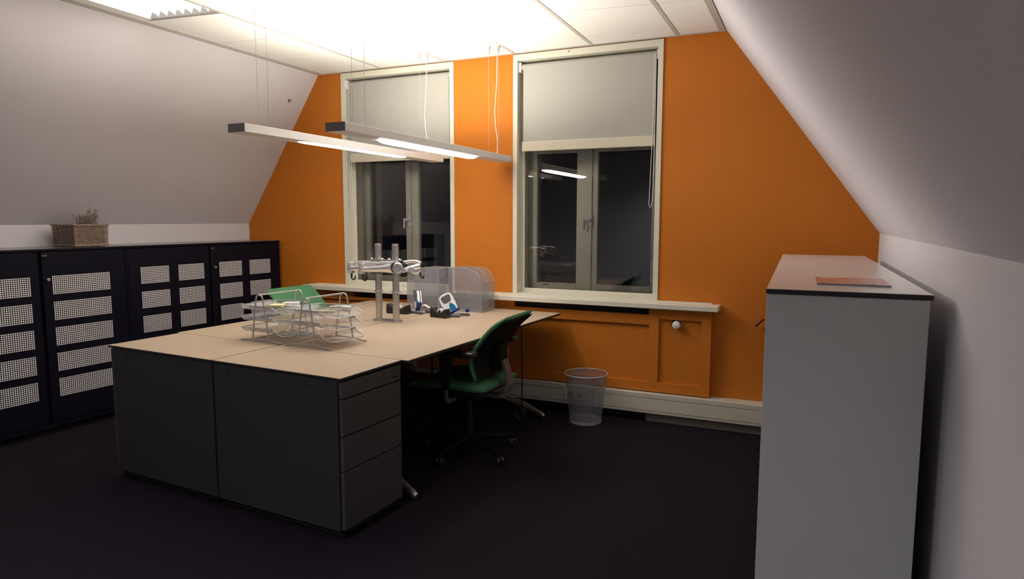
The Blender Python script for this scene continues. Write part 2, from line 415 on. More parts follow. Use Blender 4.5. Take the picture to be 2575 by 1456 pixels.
# top rail with the dark air slots
edges = [PX0]
for a, c in slots: edges += [a, c]
edges.append(PX1)
for i in range(0, len(edges), 2): fr.box(edges[i], edges[i+1], PY, PY+.026, .757, .8075)
fr.box(PX1-.018, PX1, PY+.018, Y, PZ0, .8075); fr.box(PX0, PX0+.018, PY+.018, Y, PZ0, .8075)
W2(fr, 'casing_frame', m_orange)
for a, c, z0, z1 in openings:
    if a > -1:
        bb = MB(); cxk, czk, rk = -.829, .702, .034; n = 20
        outer = []
        for k in range(n):
            an = 2*PI*(k+.5)/n; dx, dz = math.cos(an), math.sin(an)
            sc_ = min(((c-.001-cxk) if dx > 0 else (cxk-a-.001))/max(abs(dx), 1e-6), ((z1-.001-czk) if dz > 0 else (czk-z0-.001))/max(abs(dz), 1e-6))
            outer.append((cxk+dx*sc_, czk+dz*sc_))
        # corner-safe: polygon fan of quads plus corner triangles
        vs = [(cxk+rk*math.cos(2*PI*(k+.5)/n), PY+.021, czk+rk*math.sin(2*PI*(k+.5)/n)) for k in range(n)] + [(p[0], PY+.021, p[1]) for p in outer]
        fs = [(k, (k+1) % n, n+(k+1) % n, n+k) for k in range(n)]
        cs = [(c-.001, z1-.001), (a+.001, z1-.001), (a+.001, z0+.001), (c-.001, z0+.001)]
        for q in cs:
            i0 = min(range(n), key=lambda k: (outer[k][0]-q[0])**2*1+(outer[k][1]-q[1])**2)
            vs.append((q[0], PY+.021, q[1])); ci_ = len(vs)-1
            for k in range(n):
                p, p2 = outer[k], outer[(k+1) % n]
                if ((abs(p[0]-q[0]) < 1e-6 and abs(p2[1]-q[1]) < 1e-6) or (abs(p[1]-q[1]) < 1e-6 and abs(p2[0]-q[0]) < 1e-6)):
                    fs.append((n+k, n+(k+1) % n, ci_))
        bb.add(vs, fs)
        W2(bb, 'casing_panel', m_orange)
        W2(MB().box(cxk-.06, cxk+.06, PY+.04, PY+.045, czk-.06, czk+.03), 'panel_hole', m_dark)
    else:
        W2(MB().box(a, c, PY+.021, PY+.025, z0, z1), 'casing_panel', m_orange)
for a, c in slots: W2(MB().box(a, c, PY+.05, PY+.055, .70, .8075), 'air_slot', m_dark)
kn = MB().lathe([(.001, .0), (.018, .0), (.021, .012), (.027, .020), (.028, .045), (.024, .060), (.012, .066), (.001, .067)], 20, T=Tm((-.823, PY+.030, .699), rx=PI/2))
for k in range(10):
    a_ = 2*PI*k/10; kn.box(-.002, .002, .026, .030, .022, .045, T=Tm((-.823, PY+.030, .699), rx=PI/2) @ Matrix.Rotation(a_, 4, 'Z'))
W2(kn, 'thermostat_knob', m_whitepl)

# cable trunking along the back wall
TX0, TX1 = -4.385, 0.377-.002
tr = empty('cable_trunking', (-2, Y-.07, .12), 0, 'cream two-channel cable trunking running along the orange wall above the floor', 'trunking')
def W3(b_, name, m): return W2(b_, name, m, tr)
W3(MB().box(TX0, TX1, Y-.118, Y-.001, .062, .205, .003), 'channel', m_trunk)
W3(MB().box(TX0, TX1, Y-.1215, Y-.117, .085, .172), 'cover', m_trunk)
W3(MB().box(TX0, TX1, Y-.1205, Y-.1175, .069, .0815), 'lower_lip', m_trunk)
W3(MB().box(TX0, TX1, Y-.1195, Y-.1175, .0815, .085), 'joint_line', m_dark)
W3(MB().box(TX0, TX1, Y-.1195, Y-.1175, .172, .1745), 'joint_line', m_dark)
# sockets in the trunking
so = empty('socket_plate', (-1.535, Y-.123, .138), 0, 'double wall socket on the trunking behind the mesh waste bin', 'socket')
MB().box(-.085, .085, -.010, .0, -.038, .038, .003).build('plate', m_trunk, so)
for s in (-1, 1):
    MB().lathe([(.001, 0), (.020, 0), (.020, .002), (.001, .002)], 18, T=Tm((s*.036, -.0101, 0), rx=PI/2)).build('outlet', m_greypl, so)
pl = empty('wall_plug', (-2.70, Y-.123, .165), 0, 'small white plug on the trunking seen under the desk beside the chair', 'plug')
MB().box(-.03, .03, -.03, 0, -.012, .012, .004).build('plug_body', m_whitepl, pl)
MB().tube([(0, -.03, 0), (0, -.05, -.005), (0, -.055, -.05), (.01, -.05, -.12)], .003, 6).build('plug_lead', m_whitepl, pl)
# skirting plinth below the trunking at the right
struct(MB().box(-1.02, XKR-.002, Y-.085, Y-.001, 0, .06).build('baseboard_back', m_plinth))
struct(MB().box(-4.4, -1.022, Y-.012, Y-.001, 0, .06).build('trunk_shade_strip', m_dark))  # dark strip standing in for the shade under the trunking
# thin black stick poking out beside the white cabinet
st = MB(); st.tube([(-.315, Y-.02, .715), (-.265, Y-.05, .77)], .006, 8)
tag(st.build('black_stick', m_blackpl), 'thin black stick on the orange wall beside the white cabinet edge', 'hook')
hk = MB().tube([(-4.07+.012*math.cos(a), 4.455+.004, 2.405+.014*math.sin(a)) for a in [PI*1.35*k/12-.4 for k in range(13)]], .0035, 6)
ho = hk.build('screw_hook', m_edge); tag(ho, 'small dark hook screwed into the left roof slope near the orange wall', 'hook')
tag(MB().tube([(-1.655, Y-.013, 2.615), (-1.650, Y-.035, 2.612), (-1.640, Y-.038, 2.620)], .003, 6).build('blind_hook', m_greymetal), 'tiny metal hook on the window head above the blind', 'hook')

# ================================================================== PENDANT LAMPS
def pendant(name_lab, x0, x1, y0, y1, zb, h, ay0, ay1, down, bulge):
    r = empty('pendant_lamp', ((x0+x1)/2, (y0+y1)/2, zb), 0, name_lab, 'lamp', 'long pendant lamps over the desks')
    hx = (x1-x0)/2; hy = (y1-y0)/2; yc = (y0+y1)/2
    a0, a1 = ay0-yc, ay1-yc; t = .012
    b = MB()
    b.box(-hx, -hx+t, -hy+.003, hy-.003, 0, h, .0015); b.box(hx-t, hx, -hy+.003, hy-.003, 0, h, .0015)
    b.box(-hx+t, hx-t, -hy+.003, a0, 0.0, h); b.box(-hx+t, hx-t, a1, hy-.003, 0.0, h)
    b.build('lamp_body', m_lampbody, r)
    for y in (-hy, hy): MB().box(-hx, hx, min(y, y-math.copysign(.003, y)), max(y, y-math.copysign(.003, y)), 0, h).build('end_cap', m_lampend, r)
    # lower aperture with rounded ends: lens
    aw = hx-t-.001; n = 8; pts = []
    for (yc_, s) in ((a0+.10, -1), (a1-.10, 1)):
        for k in range(n+1):
            a = PI*k/n
            pts.append((aw*math.cos(a)*s*-1 if s > 0 else aw*math.cos(a), yc_+s*.10*math.sin(a), 0.002))
    # order: first end goes +x -> -x, second end must go -x -> +x
    db = MB(); NL, NW = 26, 8; rows = []
    for i in range(NL+1):
        yy_ = a0+(a1-a0)*i/NL
        e_ = min(yy_-a0, a1-yy_)
        w_ = aw*math.sqrt(max(0.0, 1-(1-min(1, (e_+.0006)/.10))**2))
        dp_ = bulge*(w_/aw)
        rows.append([(w_*math.cos(PI*j/NW), yy_, .001-dp_*math.sin(PI*j/NW)) for j in range(NW+1)])
    db.grid(rows)
    db.build('diffuser', emat('lamp_glow', (1.0, 0.96, 0.96), DOWN_E*down), r)
    # lower cover plates around the rounded opening
    for (yc_, s) in ((a0+.10, -1), (a1-.10, 1)):
        for sx in (-1, 1):
            arc = [(sx*aw*math.cos(PI/2*k/n), yc_+s*.10*math.sin(PI/2*k/n), .0) for k in range(n+1)]
            p = arc+[(sx*aw, yc_+s*.10, 0)]
            MB().poly(p, (0, 0, .009)).build('cover_plate', m_lampbody, r)
    # reflector tray and upward tubes
    MB().box(-hx+t, hx-t, a0, a1, h*.45, h*.5).build('reflector', m_whitepl, r)
    MB().tube([(0, a0+.03, h*.72), (0, a1-.03, h*.72)], .008, 8).build('tube_light', emat('tube_glow', (1.0, 0.93, 0.80), 12.0), r)
    # suspension wires and ceiling anchors
    dz = H-zb
    for (xx, yy) in ((-hx+.02, -hy+.19), (hx-.02, -hy+.19), (-hx+.02, hy-.19), (hx-.02, hy-.19)):
        MB().tube([(xx, yy, h), (xx, yy, dz-.05)], .0011, 5).build('suspension_wire', m_wire, r)
        MB().lathe([(.004, dz-.055), (.007, dz-.035), (.012, dz-.012), (.016, dz-.004), (.016, dz)], 12, T=Tm((xx, yy, 0))).build('ceiling_anchor', m_greymetal, r)
    xx, yy = hx-.02, hy-.21
    MB().tube([(xx, yy, dz-.02), (xx-.003, yy, dz-.25), (xx-.025, yy+.01, dz-.45), (xx-.022, yy+.015, dz-.55), (xx-.004, yy+.01, .15), (xx, yy, h)], .0022, 6).build('power_cord', m_whitepl, r)
    la = bpy.data.lights.new('uplight', 'AREA'); la.shape = 'RECTANGLE'; la.size = .075; la.size_y = a1-a0-.1
    la.energy = UP_W; la.color = (1.0, .93, .79); la.spread = math.radians(165)
    lo = bpy.data.objects.new('uplight', la); C.objects.link(lo); lo.parent = r
    lo.location = (0, (a0+a1)/2, h+.004); lo.rotation_euler = (PI, 0, 0)
    if bulge > .01:      # added fill strips brightening the right side; narrow spread trims them lengthwise
        for zz, el in ((-.008, -.22), (h+.012, .12)):
            ls = bpy.data.lights.new('side_fill', 'AREA'); ls.shape = 'RECTANGLE'; ls.size = .016; ls.size_y = a1-a0-.2
            ls.energy = SIDE_W; ls.color = (1.0, .95, .90); ls.spread = math.radians(96)
            lo = bpy.data.objects.new('side_fill', ls); C.objects.link(lo); lo.parent = r
            lo.location = (aw*.8, (a0+a1)/2, zz); lo.rotation_euler = (0, -PI/2-el, 0)
    return r
pendant('long silver pendant lamp hanging nearer the left roof slope', -2.755, -2.643, 2.565, 4.565, 1.860, .043, 3.02, 4.11, 12.0, .007)
pendant('long silver pendant lamp hanging nearer the right window', -2.195, -2.078, 2.645, 4.600, 1.845, .043, 3.005, 4.12, 24.0, .020)

# ================================================================== DESK ISLAND (own frame, slightly turned)
AN = -0.0568
def DW(x, y, z=0.0):
    c, s = math.cos(AN), math.sin(AN); return Vector((x*c-y*s, x*s+y*c, z))
ZD = .74
XL, XS, XR, XD = -3.576, -2.7534, -1.9386, -1.902
YF, YP, YE = 2.129, 2.5635, 4.4207
def dobj(name, lx, ly, lz, lab, cat, grp=None, rz=0): return empty(name, DW(lx, ly, lz), AN+rz, lab, cat, grp)

def pedestal(x0, x1, face, lab):
    r = dobj('drawer_pedestal', (x0+x1)/2, (YF+YP)/2, 0, lab, 'drawer unit', 'dark grey drawer pedestals')
    hx = (x1-x0)/2-.001; hy = (YP-YF)/2-.001
    z0, z1 = .045, ZD-.014
    b = MB(); ins = .020
    xa, xb = (-hx+.004, hx-ins-.004) if face > 0 else (-hx+ins+.004, hx-.004)
    b.box(xa, xb, -hy+.006, hy-.006, z0, z1, .002); b.build('carcass', m_ped, r)
    MB().box(-hx, hx, -hy, hy, ZD-.0115, ZD-.0012, .001).build('top_edge', m_edge, r)
    MB().box(-hx+.0015, hx-.0015, -hy+.0015, hy-.0015, ZD-.002, ZD).build('top', m_desk, r)
    MB().box(-hx+.03, hx-.03, -hy+.03, hy-.03, .012, z0).build('plinth', m_edge, r)
    for sx in (-1, 1):
        for sy in (-1, 1):
            MB().lathe([(.001, 0), (.018, 0), (.018, .014), (.001, .014)], 12, T=Tm((sx*(hx-.06), sy*(hy-.06), 0))).build('foot', m_blackpl, r)
    for xx in (-hx+.10, hx-.20) if face > 0 else (-hx+.57, -hx+.15):
        MB().lathe([(.001, 0), (.006, 0), (.006, .003), (.001, .003)], 10, T=Tm((xx, -hy+.006, z1-.035), rx=PI/2)).build('screw_cap', m_edge, r)
    zz = [z1-.004, .643, .475, .318, z0+.004]
    for i in range(4):
        fx0, fx1 = (hx-ins, hx-.001) if face > 0 else (-hx+.001, -hx+ins)
        d = MB().box(fx0, fx1, -hy+.012, hy-.008, zz[i+1]+.003, zz[i]-.003, .0015).build('drawer', m_drawer, r)
        if i == 0:
            xk = hx if face > 0 else -hx
            MB().lathe([(.001, 0), (.011, 0), (.011, .012), (.008, .014), (.001, .014)], 16, T=Tm((xk-.002*face, hy-.055, zz[0]-.045), ry=face*PI/2)).build('lock', m_ped, d)
    return r
pedestal(XS+.002, XR, 1, 'dark grey drawer pedestal whose four drawers face the chair')
pedestal(XL, XS-.002, -1, 'dark grey drawer pedestal nearer the perforated cabinets')

def desk(x0, x1, lab, side, YE=YE):
    r = dobj('office_desk', (x0+x1)/2, (YP+YE)/2, 0, lab, 'desk', 'maple desks set back to back')
    hx = (x1-x0)/2; hy = (YE-YP)/2-.001
    MB().box(-hx, hx, -hy, hy, ZD-.015, ZD-.0012, .001).build('top_edge', m_edge, r)
    MB().box(-hx+.0015, hx-.0015, -hy+.0015, hy-.0015, ZD-.002, ZD).build('desktop', m_desk, r)
    MB().box(-hx+.12, hx-.12, -hy+.10, hy-.12, ZD-.05, ZD-.0155, .003).build('under_frame', m_edge, r)
    for sy, yt, yc in ((-1, 2.645, 2.80), (1, 4.188, 4.345)):
        yc -= (YP+YE)/2; yt -= (YP+YE)/2
        xc = 0.0
        MB().box(xc-.03, xc+.03, yc-.02, yc+.02, .06, ZD-.05, .008).build('leg', m_greymetal, r)
        for s in (-1, 1):
            xt = (hx-.02)*s if s == side else s*(hx-.10)
            y_t = yt if s == side else yc-(yt-yc)*.6
            MB().tube([(xc, yc, .075), (xc+(xt-xc)*.5, yc+(y_t-yc)*.5, .062), (xt-s*.02, y_t+(yc-y_t)*.04, .030), (xt, y_t, .022)], [.030, .026, .020, .015], 10).build('foot', m_alu, r)
            MB().lathe([(.001, 0), (.014, 0), (.014, .014), (.001, .014)], 10, T=Tm((xt-s*.02, y_t+(yc-y_t)*.04, 0))).build('foot_pad', m_blackpl, r)
    return r
desk(XS+.002, XD, 'maple desk on silver feet on the side of the dark green chair', 1)
desk(XL-.03, XS-.002, 'maple desk on the side of the perforated cabinets', -1, 4.375)

# cables below the desks
def cable(pts, r=.004, lab='', m=None, grp=None):
    return tag(MB().tube(pts, r, 6).build('cable', m or m_blackpl), lab, 'cable', grp)
for i, (x, y, l) in enumerate(((-1.705, 3.94, 'straight black cable hanging from the desk edge behind the green chair'), (-2.18, 4.10, 'straight black cable hanging below the desk between armrest and backrest'), (-2.49, 4.10, 'straight black cable hanging below the desk beside the armrest'))):
    cable([(x, y, ZD-.016), (x+.003, y, .45), (x, y+.002, .16), (x-.01, y+.03, .03), (x-.05, y+.10, .006)], .0045, l, grp='hanging cables')
def tangle(cx, cy, z0, rad, n, lab):
    r = empty('cable_bundle', (cx, cy, 0), 0, lab, 'cables')
    for k in range(n):
        pts = []; a0 = random.random()*6.3; rr = rad*(.5+.5*random.random())
        for j in range(28):
            a = a0+j*.42; q = rr*(.7+.3*math.sin(j*.9+k))
            pts.append((q*math.cos(a), q*math.sin(a), max(.006, z0+.05*math.sin(j*.6+k*2))))
        MB().tube(pts, .0042, 5).build('cable_loop', m_blackpl, r)
    return r
tangle(-1.86, 4.22, .03, .12, 5, 'black cable tangle lying on the floor behind the green chair')
tg = tangle(-2.36, 3.45, .50, .14, 6, 'dark cable tangle hanging under the desk beside the drawer pedestal')
MB().box(-.17, .17, -.18, .18, .425, .430).build('cable_tray', m_edge, tg)
for sx in (-1, 1):
    for sy in (-1, 1): MB().box(sx*.165-.005, sx*.165+.005, sy*.17-.005, sy*.17+.005, .43, ZD-.051).build('tray_hanger', m_edge, tg)

# ================================================================== THINGS ON THE DESKS
def rnd_loop(pts, r, n=4, closed=True):
    """round the corners of a 3D polyline"""
    out = []; N = len(pts); P = [Vector(p) for p in pts]
    for i in range(N):
        if not closed and i in (0, N-1): out.append(P[i]); continue
        a, b_, c = P[i-1], P[i], P[(i+1) % N]
        d1 = (a-b_); d2 = (c-b_); q = min(r, d1.length*.45, d2.length*.45)
        p1 = b_+d1.normalized()*q; p2 = b_+d2.normalized()*q
        for k in range(n+1):
            t = k/n; out.append(p1*(1-t)**2+b_*2*t*(1-t)+p2*t*t)
    return out

def tray_stack(lx, ly, lab):
    r = dobj('letter_tray', lx, ly, ZD, lab, 'letter tray', 'wire letter tray stacks')
    hy = .145
    for sy in (-1, 1):
        y = sy*hy
        arch = []
        for k in range(15):
            a = PI*k/14
            arch.append((-.026*math.cos(a), y, .238+.026*math.sin(a)))
        pts = [(-.062, y, .012), (-.050, y, .10)]+arch+[(.050, y, .10), (.062, y, .012)]
        MB().tube(pts, .0042, 8).build('arch', m_wire, r)
        ft = [(-.155, y, .0045), (-.10, y, .010), (-.05, y, .0155), (0, y, .0165), (.05, y, .0155), (.10, y, .010), (.155, y, .0045)]
        MB().tube(ft, .0044, 8).build('foot_rail', m_wire, r)
    MB().tube([(0, -hy, .264), (0, hy, .264)], .0045, 8).build('carry_bar', m_wire, r)
    MB().tube([(-.06, -hy, .016), (-.06, hy, .016)], .003, 6).build('cross_bar', m_wire, r)
    MB().tube([(.06, -hy, .016), (.06, hy, .016)], .003, 6).build('cross_bar', m_wire, r)
    for z in (.052, .114, .176):
        y1 = hy-.008; xa, xb = -.165, .175
        rim = [(xa, -y1, z+.022), (-.10, -y1, z+.022), (.06, -y1, z+.020), (.095, -y1, z+.016), (.145, -y1, z-.010), (xb, -y1+.03, z-.012), (xb, y1-.03, z-.012), (.145, y1, z-.010), (.095, y1, z+.016), (.06, y1, z+.020), (-.10, y1, z+.022), (xa, y1, z+.022)]
        t_ = MB().tube(rnd_loop(rim, .02), .0026, 6, closed=True).build('tray', m_wire, r)
        flo = MB()
        base = [(-.150, .0), (.10, .0), (.150, -.0125), (xb-.003, -.0125)]
        nx = len(base)
        rows = [[(x, -y1+.012 if x < .12 else -y1+.026, z-.0+dz) for x, dz in base], [(x, y1-.012 if x < .12 else y1-.026, z+dz) for x, dz in base]]
        flo.grid(rows, False)
        flo.grid([[(-.150, -y1+.012, z), (.10, -y1+.012, z), (.145, -y1+.02, z-.0125)], [(xa, -y1, z+.022), (.09, -y1, z+.016), (.145, -y1, z-.010)]], False)
        flo.grid([[(-.150, y1-.012, z), (.10, y1-.012, z), (.145, y1-.02, z-.0125)], [(xa, y1, z+.022), (.09, y1, z+.016), (.145, y1, z-.010)]], False)
        flo.grid([[(-.150, -y1+.012, z), (-.150, y1-.012, z)], [(xa, -y1, z+.022), (xa, y1, z+.022)]], False)
        flo.build('mesh_basket', m_traymesh, t_)
        for q in range(5):
            x = -.11+q*.045
            MB().box(x, x+.005, -y1+.014, y1-.014, z-.0022, z-.0006).build('support_bar', m_wire, t_)
        for sy in (-1, 1): MB().box(-.085, .085, sy*(hy-.004)-.004, sy*(hy-.004)+.004, z+.016, z+.026, .001).build('side_clip', m_greymetal, t_)
    return r
tray_stack(-2.562, 2.715, 'three-tier silver wire letter tray stack nearer the green chair')
tray_stack(-2.905, 2.715, 'three-tier silver wire letter tray stack nearer the perforated cabinets')
ZT = ZD+.1775
def small(name, lx, ly, lz, b, m, lab, cat, rz=0):
    o = b.build(name, m); o.location = DW(lx, ly, lz); o.rotation_euler = (0, 0, AN+rz); return tag(o, lab, cat)
small('sticky_notes', -2.945, 2.735, ZT, MB().box(-.038, .038, -.038, .038, 0, .014, .002), m_yellow, 'pale yellow sticky note pad in the top letter tray', 'notepad', .4)
small('card_box', -2.915, 2.81, ZT, MB().box(-.045, .045, -.025, .025, 0, .02, .003), m_paper, 'small white card box in the top letter tray beside the sticky notes', 'box', .5)
small('paper_slip', -2.86, 2.80, ZT+.0005, MB().box(-.06, .06, -.008, .008, 0, .004, .001), m_paper, 'narrow white paper strip leaning across the top letter tray', 'paper', .5)
sb = MB().box(-.03, .03, -.016, .016, 0, .026, .006)
small('eraser_box', -2.49, 2.80, ZT, sb, m_whitepl, 'small white box at the back of the top letter tray', 'box', -.1)
cc = MB().tube([(-.09, 0, .01), (-.05, .012, .016), (0, .012, .018)], .007, 8)
small('correction_pen', -2.52, 2.80, ZT, cc, m_paper, 'white correction pen lying beside the small white box', 'pen', 0)
for i in range(3):
    small('highlighter', -2.585+i*.032, 2.665+i*.012, ZT+.006, MB().tube([(-.04, 0, 0), (.03, 0, 0), (.04, 0, 0)], [.0055, .0055, .003], 8), m_lime,
          ['pale lime highlighter lying at the left in the top letter tray', 'pale lime highlighter lying between two others in the tray', 'pale lime highlighter lying nearest the tray lip'][i], 'pen', .5)

# monitor arm stand
ma = dobj('monitor_stand', -2.7655, 3.512, ZD, 'double monitor arm stand with two silver poles and folded arms', 'monitor stand')
b = MB(); pp = []
for k in range(13): a = -PI/2+PI*k/12; pp.append((.0715+.042*math.cos(a), .042*math.sin(a)))
for k in range(13): a = PI/2+PI*k/12; pp.append((-.0715+.042*math.cos(a), .042*math.sin(a)))
pp2 = [(x, y*(.62+.38*abs(min(1, abs(x)/.0715))), 0) for x, y in pp]
b.poly(pp2, (0, 0, .010)); b.build('base_plate', m_alu, ma)
for s in (-1, 1):
    prof = [(.001, .010), (.0225, .010), (.0225, .51), (.0215, .516), (.001, .518)]
    zs = [.392, .420, .448, .476]
    prof = [(.001, .010), (.0225, .010)]
    for z in [.10+.0285*k for k in range(15)]:
        prof += [(.0225, z-.0016), (.0208, z-.0012), (.0208, z+.0012), (.0225, z+.0016)]
    prof += [(.0225, .511), (.0205, .517), (.001, .518)]
    MB().lathe(prof, 22, T=Tm((s*.0715, 0, 0))).build('pole', m_alu, ma)
    cl = MB().lathe([(.023, .196), (.027, .196), (.027, .206), (.023, .206)], 20, T=Tm((s*.0715, 0, 0)), cap=False)
    for sx in (-1, 1): cl.tube([(s*.0715+sx*.024, -.004, .201), (s*.0715+sx*.046, -.004, .201)], .0042, 8)
    cl.build('collar', m_pol, ma)
    # diamond plate with bolts
    ph = [(-.075, -.01), (-.05, -.022), (0, -.038), (.05, -.022), (.075, .0), (.05, .022), (0, .038), (-.05, .022)]
    MB().poly([(s*.0715+x, y-.012, .406) for x, y in ph], (0, 0, .007)).build('clamp_plate', m_alu, ma)
    for sx in (-1, 1): MB().lathe([(.001, .413), (.011, .413), (.011, .419), (.006, .423), (.001, .423)], 14, T=Tm((s*.0715+sx*.043, -.012, 0))).build('bolt', m_pol, ma)
    MB().lathe([(.024, .318), (.030, .318), (.030, .406), (.024, .406)], 20, T=Tm((s*.0715, 0, 0))).build('hub', m_greypl, ma)
    # folded arms: upper bar and lower shaped bar, towards -x
    xk, x0, yf = (-.155, .095, -.062) if s > 0 else (-.272, -.075, -.040)
    def armbar(yo, za, zb, w0, w1, h0, h1, xa, xb, nm):
        bm_ = MB(); rows = []
        for k in range(9):
            t_ = k/8; x = xa+(xb-xa)*t_; w_ = w0+(w1-w0)*t_; h_ = h0+(h1-h0)*t_**2
            zc = za+(zb-za)*t_
            ring = [(x, yo+w_*math.cos(a)*.5, zc+h_*math.sin(a)*.5) for a in [2*PI*j/12 for j in range(13)]]
            rows.append(ring)
        bm_.grid(rows); 
        bm_.add([rows[0][j] for j in range(12)], [tuple(range(12))]); bm_.add([rows[-1][j] for j in range(12)], [tuple(range(12))])
        return bm_.build(nm, m_pol, ma)
    armbar(yf+.012, .385, .400, .030, .026, .022, .020, xk, x0+.02, 'upper_arm')
    armbar(yf-.006, .346, .366, .034, .044, .036, .074, xk, x0+.035, 'lower_arm')
    MB().lathe([(.001, .316), (.024, .316), (.0245, .330), (.022, .334), (.0245, .338), (.0245, .384), (.022, .390), (.001, .390)], 20, T=Tm((xk, yf, 0))).build('arm_knuckle', m_greymetal, ma)
    # big joint disc facing the camera
    if s > 0:
        MB().lathe([(.001, 0), (.030, 0), (.034, .004), (.034, .016), (.028, .022), (.010, .022), (.008, .019), (.001, .019)], 26, T=Tm((x0+.060, yf-.020, .370), rx=PI/2, rz=.45)).build('joint_disc', m_alu, ma)
        MB().lathe([(.034, 0), (.0405, 0), (.0405, .008), (.034, .008)], 26, T=Tm((x0+.040, yf-.016, .369), rx=PI/2, rz=.30), cap=False).build('joint_ring', m_pol, ma)
        MB().lathe([(.001, 0), (.034, 0), (.034, .004), (.001, .004)], 26, T=Tm((x0+.041, yf-.015, .369), rx=PI/2, rz=.30)).build('joint_recess', m_blackpl, ma)
    # cable hook under the knuckle
    hkp = [(xk+.004, yf, .316), (xk+.003, yf, .290)]+[(xk+.019-.016*math.cos(a), yf, .288-.016*math.sin(a)) for a in [PI*k/8 for k in range(1, 9)]]+[(xk+.034, yf, .298)]
    MB().tube(hkp, [.006]*2+[.005]*9, 8).build('cable_hook', m_blackpl, ma)
# brackets and mounts on the +x side
q = MB(); q.box(.125, .165, -.075, -.03, .325, .392, .008); q.build('mount_block', m_greymetal, ma)
for i, (xa, ya, za) in enumerate(((.175, -.05, .352), (.215, -.02, .358))):
    MB().lathe([(.001, -.02), (.016, -.02), (.020, -.012), (.020, .012), (.016, .02), (.001, .02)], 18, T=Tm((xa, ya, za), rx=PI/2, rz=.5)).build('tilt_joint', m_pol, ma)
    MB().lathe([(.001, 0), (.008, 0), (.008, .003), (.001, .003)], 12, T=Tm((xa-.010, ya-.019, za), rx=PI/2, rz=.5)).build('joint_screw', m_blackpl, ma)
MB().tube([(.12, .03, .395), (.17, .035, .405), (.22, .03, .404), (.262, .02, .396)], [.014, .012, .013, .010], 10).build('side_arm', m_pol, ma)
MB().tube([(.17, -.045, .352), (.215, -.02, .366), (.262, .01, .378)], [.014, .017, .020], 10).build('side_arm', m_pol, ma)
MB().box(.155, .190, -.060, -.046, .308, .400, .004).build('bracket', m_blackpl, ma)
MB().tube([(.262, .005, .340), (.268, .005, .318), (.276, .005, .302), (.288, .005, .300), (.292, .005, .318)], .006, 8).build('cable_hook', m_blackpl, ma)
MB().tube([(.21, .0, .335), (.24, 0, .33), (.264, .004, .345)], .007, 8).build('hook_arm', m_pol, ma)

# magazine files (mesh)
def magfile(lx, ly, sgn, lab, n=3, gap=.094):
    r = dobj('magazine_file', lx, ly, ZD, lab, 'file holder', 'wire mesh magazine files')
    L = .285; hh = .318; zl = .215
    W_ = gap*(n-1)
    def prof():
        p = [(0, hh)]
        for k in range(11):
            a = PI/2*k/10
            p.append((L*.52+(L*.44)*math.sin(a), zl+.012+(hh-zl-.012)*math.cos(a)))
        p.append((L*.965, zl)); p.append((L, zl))
        return p
    pr = prof()
    for i in range(n):
        y = i*gap
        MB().tube([(sgn*x, y, z) for x, z in pr], .0026, 6).build('rim_wire', m_wire, r)
        poly = [(sgn*x, y, z) for x, z in pr]+[(sgn*L, y, .003), (0, y, .003)]
        MB().poly(poly, (0, .0012, 0)).build('side_mesh', m_filemesh, r)
    MB().box(min(0, sgn*.0015), max(0, sgn*.0015), 0, W_, .003, hh).build('back_mesh', m_filemesh, r)
    MB().box(min(sgn*L, sgn*(L-.0015)), max(sgn*L, sgn*(L-.0015)), 0, W_, .003, zl).build('front_mesh', m_filemesh, r)
    MB().box(min(0, sgn*L), max(0, sgn*L), 0, W_, 0.0, .003).build('bottom', m_filemesh, r)
    MB().tube([(0, 0, hh), (0, W_, hh)], .0026, 6).build('rim_wire', m_wire, r)
    MB().tube([(sgn*L, 0, zl), (sgn*L, W_, zl)], .0026, 6).build('rim_wire', m_wire, r)
    MB().tube([(0, 0, .003), (0, 0, hh)], .0032, 6).build('corner_wire', m_wire, r)
    if sgn < 0:
        MB().box(-.225, -.19, -.002, -.0005, .10, .15).build('label_holder', m_greypl, r)
    return r
magfile(-2.690, 4.145, 1, 'silver mesh magazine file sloping down towards the right window')
magfile(-2.715, 4.045, -1, 'silver mesh magazine file sloping down towards the monitor stand')

# tape dispensers
def tape(lx, ly, rz, lab, w_=.135):
    r = dobj('tape_dispenser', lx, ly, ZD, lab, 'tape dispenser', 'black tape dispensers', rz)
    h = w_/2
    pr = [(-h, .0), (h, 0), (h+.004, .02), (h*.96, .064), (h*.80, .060), (h*.45, .040), (0, .034), (-h*.35, .042), (-h*.75, .060), (-h*.97, .070), (-h-.003, .03)]
    MB().poly([(x, -.027, z) for x, z in pr], (0, .054, 0)).build('dispenser_body', m_blackpl, r)
    MB().lathe([(.010, -.010), (.021, -.010), (.021, .010), (.010, .010)], 22, T=Tm((.002, .0, .042), rx=PI/2), cap=False).build('tape_roll', m_paper, r)
    MB().box(-h*.98, -h*.86, -.012, .012, .066, .072).build('cutter', m_alu, r)
    return r
tape(-2.552, 3.82, -.12, 'black tape dispenser in front of the hole punch nearer the green chair')
tape(-2.925, 3.84, .10, 'black tape dispenser behind the monitor stand poles', .17)

